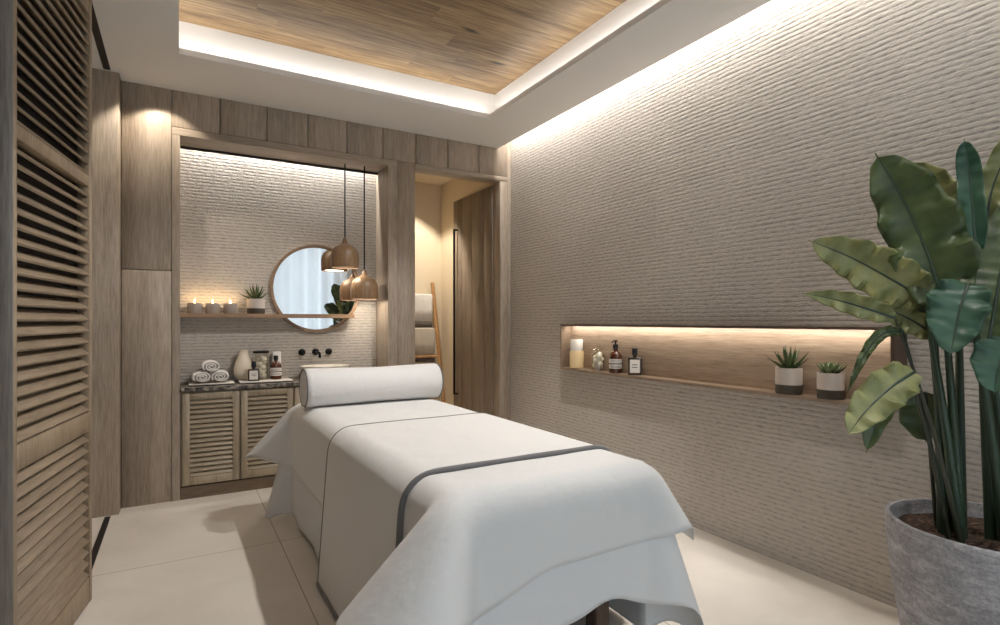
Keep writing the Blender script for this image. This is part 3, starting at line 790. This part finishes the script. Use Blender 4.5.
lv = [
 ([at(944,304,1.80),at(926,250,1.83),at(902,198,1.87),at(875,153,1.88)], .098,.125, D, .22,.019,4,0,.40),
 ([at(958,250,1.96),at(942,205,1.98),at(925,180,2.0),at(907,163,2.0)], .07,.075, PA, .3,.012,4,1,.5),
 ([at(976,250,1.80),at(972,205,1.81),at(968,165,1.82),at(964,139,1.82)], .040,.040, TL, .5,.004,2,2,.35),
 ([at(986,225,1.86),at(992,190,1.86),at(1003,160,1.84),at(1012,128,1.82)], .05,.06, PA, .35,.008,3,3,.5),
 ([at(925,300,1.83),at(893,280,1.87),at(850,257,1.93),at(808,240,1.97)], .085,.085, PA, .22,.014,6,4,.5),
 ([at(895,318,1.80),at(865,308,1.83),at(833,299,1.87),at(802,293,1.9)], .038,.04, PA, .3,.008,5,5,.6),
 ([at(903,331,1.80),at(882,334,1.80),at(864,356,1.79),at(847,393,1.77)], .018,.02, D, .3,.010,6,6,.6),
 ([at(968,284,1.70),at(962,302,1.685),at(956,328,1.67),at(950,356,1.65)], .070,.088, TL, .25,.010,3,7,.5),
 ([at(988,345,1.74),at(996,300,1.74),at(1004,255,1.76),at(1016,195,1.78)], .13,.13, D, .2,.010,3,8,.5),
 ([at(914,372,1.66),at(890,388,1.645),at(866,411,1.63),at(847,436,1.61)], .058,.062, PA, .25,.010,4,9,.5),
 ([at(912,382,1.76),at(892,392,1.75),at(878,420,1.74),at(866,453,1.73)], .035,.05, D, .3,.008,4,10,.5),
 ([at(925,392,1.93),at(922,405,1.94),at(922,422,1.95),at(926,442,1.95)], .075,.07, D, .2,.006,3,11,.4),
 ([at(1008,340,1.62),at(1002,356,1.61),at(997,374,1.60),at(994,394,1.59)], .07,.07, TL, .25,.006,3,12,.5),
 ([at(930,322,1.88),at(918,300,1.93),at(910,275,1.97),at(905,250,2.0)], .06,.06, D, .3,.010,4,13,.5),
 ([at(935,335,1.84),at(915,322,1.86),at(895,312,1.88),at(872,300,1.9)], .045,.04, PA, .3,.010,4,14,.5),
 # leaves beyond the right edge of the photograph
 ([(2.36,.45,1.25),(2.27,.35,1.45),(2.17,.28,1.66),(2.12,.22,1.80)], .13,.13, D, .3,.012,4,15,.5,(-.1,1,.2)),
 ([(2.34,.45,1.15),(2.20,.35,1.28),(2.06,.28,1.40),(1.98,.22,1.46)], .11,.11, D, .3,.012,4,16,.5,(-.1,1,.2)),
 ([(2.34,.45,1.0),(2.20,.36,1.05),(2.08,.30,1.05),(1.98,.26,.98)], .09,.09, PA, .3,.012,4,17,.5,(-.1,1,.2)),
 ([(2.46,.50,1.2),(2.47,.40,1.45),(2.46,.34,1.65),(2.44,.30,1.78)], .10,.10, D, .3,.012,4,18,.5,(-.1,1,.2)),
]
sb = [(-.02,.06),(.06,.09),(.03,.0),(.08,.0),(-.05,.05),(-.09,.03),(-.08,.07),(.02,-.04),(.06,-.05),(-.13,.02),(-.11,.06),(-.02,.13),(.07,-.12),(0,.1),(-.05,.1),(.1,-.03),(.09,-.09),(.03,-.12),(.12,-.06)]
for (pts,wl,wr,m,fo,wv,nw,sd_,bl,*fc),(dx,dy) in zip(lv, sb):
    c0 = leaf(pts,wl,wr,m,fo,wv,nw,face=fc[0] if fc else None,seed=sd_*1.7,blunt=bl)
    thin = sd_ in (5,6,9,10,11)
    if thin: stalk(soil(dx,dy), c0, .0065, .004, (-.01,0,.06), 'stem_dark')
    else: stalk(soil(dx,dy), c0, .0165 if sd_ not in (3,12,17) else .009, .008, (0,0,.03))

# ------------------------------------------------------------------ light
def area(name, loc, rot, sx, sy, power, c, spread=PI):
    d = bpy.data.lights.new(name,'AREA'); d.shape = 'RECTANGLE'; d.size = sx; d.size_y = sy; d.energy = power; d.color = c; d.spread = spread
    o = bpy.data.objects.new(name, d); o.location = loc; o.rotation_euler = rot; col.objects.link(o); return o
def aim(o, to):
    o.rotation_euler = (Vector(to)-o.location).to_track_quat('-Z','Y').to_euler()
def spot(name, loc, to, power, ang, blend, r, c):
    d = bpy.data.lights.new(name,'SPOT'); d.energy = power; d.spot_size = math.radians(ang); d.spot_blend = blend; d.shadow_soft_size = r; d.color = c
    o = bpy.data.objects.new(name, d); o.location = loc; col.objects.link(o); aim(o, to); return o
def point(name, loc, power, r, c):
    d = bpy.data.lights.new(name,'POINT'); d.energy = power; d.shadow_soft_size = r; d.color = c
    o = bpy.data.objects.new(name, d); o.location = loc; col.objects.link(o)
WARM = (1,.89,.74); SOFT = (1,.972,.93)
# strips lying on the lip of the ceiling cove, shining up and out
zl = H+.045
LED = 1.0
LN = TY1-TY0
area('cove_strip', (TX1+.05,(TY0+TY1)/2,zl), (PI,math.radians(0),0), .03, LN, LED*LN, SOFT)
area('cove_strip', (TX0-.05,(TY0+TY1)/2,zl), (PI,0,0), .03, LN, LED*LN, SOFT)
area('cove_strip', ((TX0+TX1)/2,TY1+.05,zl), (PI,0,0), TX1-TX0, .03, LED*(TX1-TX0), SOFT)
area('cove_strip', ((TX0+TX1)/2,TY0-.05,zl), (PI,0,0), TX1-TX0, .03, LED*(TX1-TX0), SOFT)
# slot along the stone wall
o = area('slot_strip', (CX+.03,(FY+YB)/2,2.97), (0,0,0), .03, YB-FY-.1, 29, SOFT)
# alcove slot
area('alcove_strip', (.726, AY-.022, 2.56), (0,0,0), 1.40, .02, 14, SOFT)
# box shelf strip, under the top board
o = area('shelf_strip', (XR-.055, (BY0+BY1)/2, BZ1-.0135), (0,math.radians(-25),0), .012, BY1-BY0-.06, 3.6, (1,.965,.88))
# downlights and added fill spots
spot('downlight_or_fill', (1.69,1.75,2.95), (.38,1.9,0), 62, 84, .4, .03, (1,.975,.945))
spot('downlight_or_fill', (1.69,2.32,2.95), (.62,3.25,0), 100, 92, .4, .03, (1,.975,.945))
spot('downlight_or_fill', (-.10,4.08,2.73), (-.12,4.24,1.0), 17, 104, .3, .02, WARM)
spot('downlight_or_fill', (1.75,.05,2.72), (2.1,.7,.7), 18, 44, .5, .04, (1,.975,.945))  # added fill spot out of view, lifts the pot and the bounce light
spot('downlight_or_fill', (1.45,.95,2.95), (2.05,.95,1.4), 34, 46, .6, .03, (1,.965,.90))  # added accent spot out of view, brightens the plant leaves
spot('downlight_or_fill', (2.0,5.0,2.70), (2.03,5.62,1.25), 72, 84, .35, .02, (1,.92,.79))
for x, z in ((1.135,1.62),(1.29,1.375)):
    o = area('pendant_glow', (x,4.40,z+.008), (0,0,0), .17, .17, 1.3, WARM); o.data.shape = 'DISK'
for x in (.097,.212,.327): point('candle_glow', (x,4.515,SZ+.10), .22, .012, (1,.72,.4))
# daylight
wd = bpy.data.worlds.new('daylight'); scene.world = wd; wd.use_nodes = True
bg = wd.node_tree.nodes['Background']; bg.inputs[0].default_value = (.80,.91,1,1); bg.inputs[1].default_value = 2.25
o = area('window_portal', ((WX0+WX1)/2,FY-.16,(WZ0+WZ1)/2), (-PI/2,0,0), WX1-WX0, WZ1-WZ0, 1, (1,1,1)); o.data.cycles.is_portal = True
o.rotation_euler = (PI/2,0,0)
# ------------------------------------------------------------------ camera
cam = bpy.data.cameras.new('camera'); co = bpy.data.objects.new('camera', cam); col.objects.link(co)
co.location = (0,0,EYE); co.rotation_euler = (PI/2,0,-YAW)
cam.sensor_width = 36; cam.lens = FOC/1000*36; cam.shift_y = (HOR-312.5)/1000; cam.clip_start = .02
scene.camera = co
scene.cycles.transparent_max_bounces = 32
vs = scene.view_settings; vs.view_transform = 'Standard'; vs.look = 'None'; vs.gamma = 1; vs.use_curve_mapping = False; vs.exposure = .3
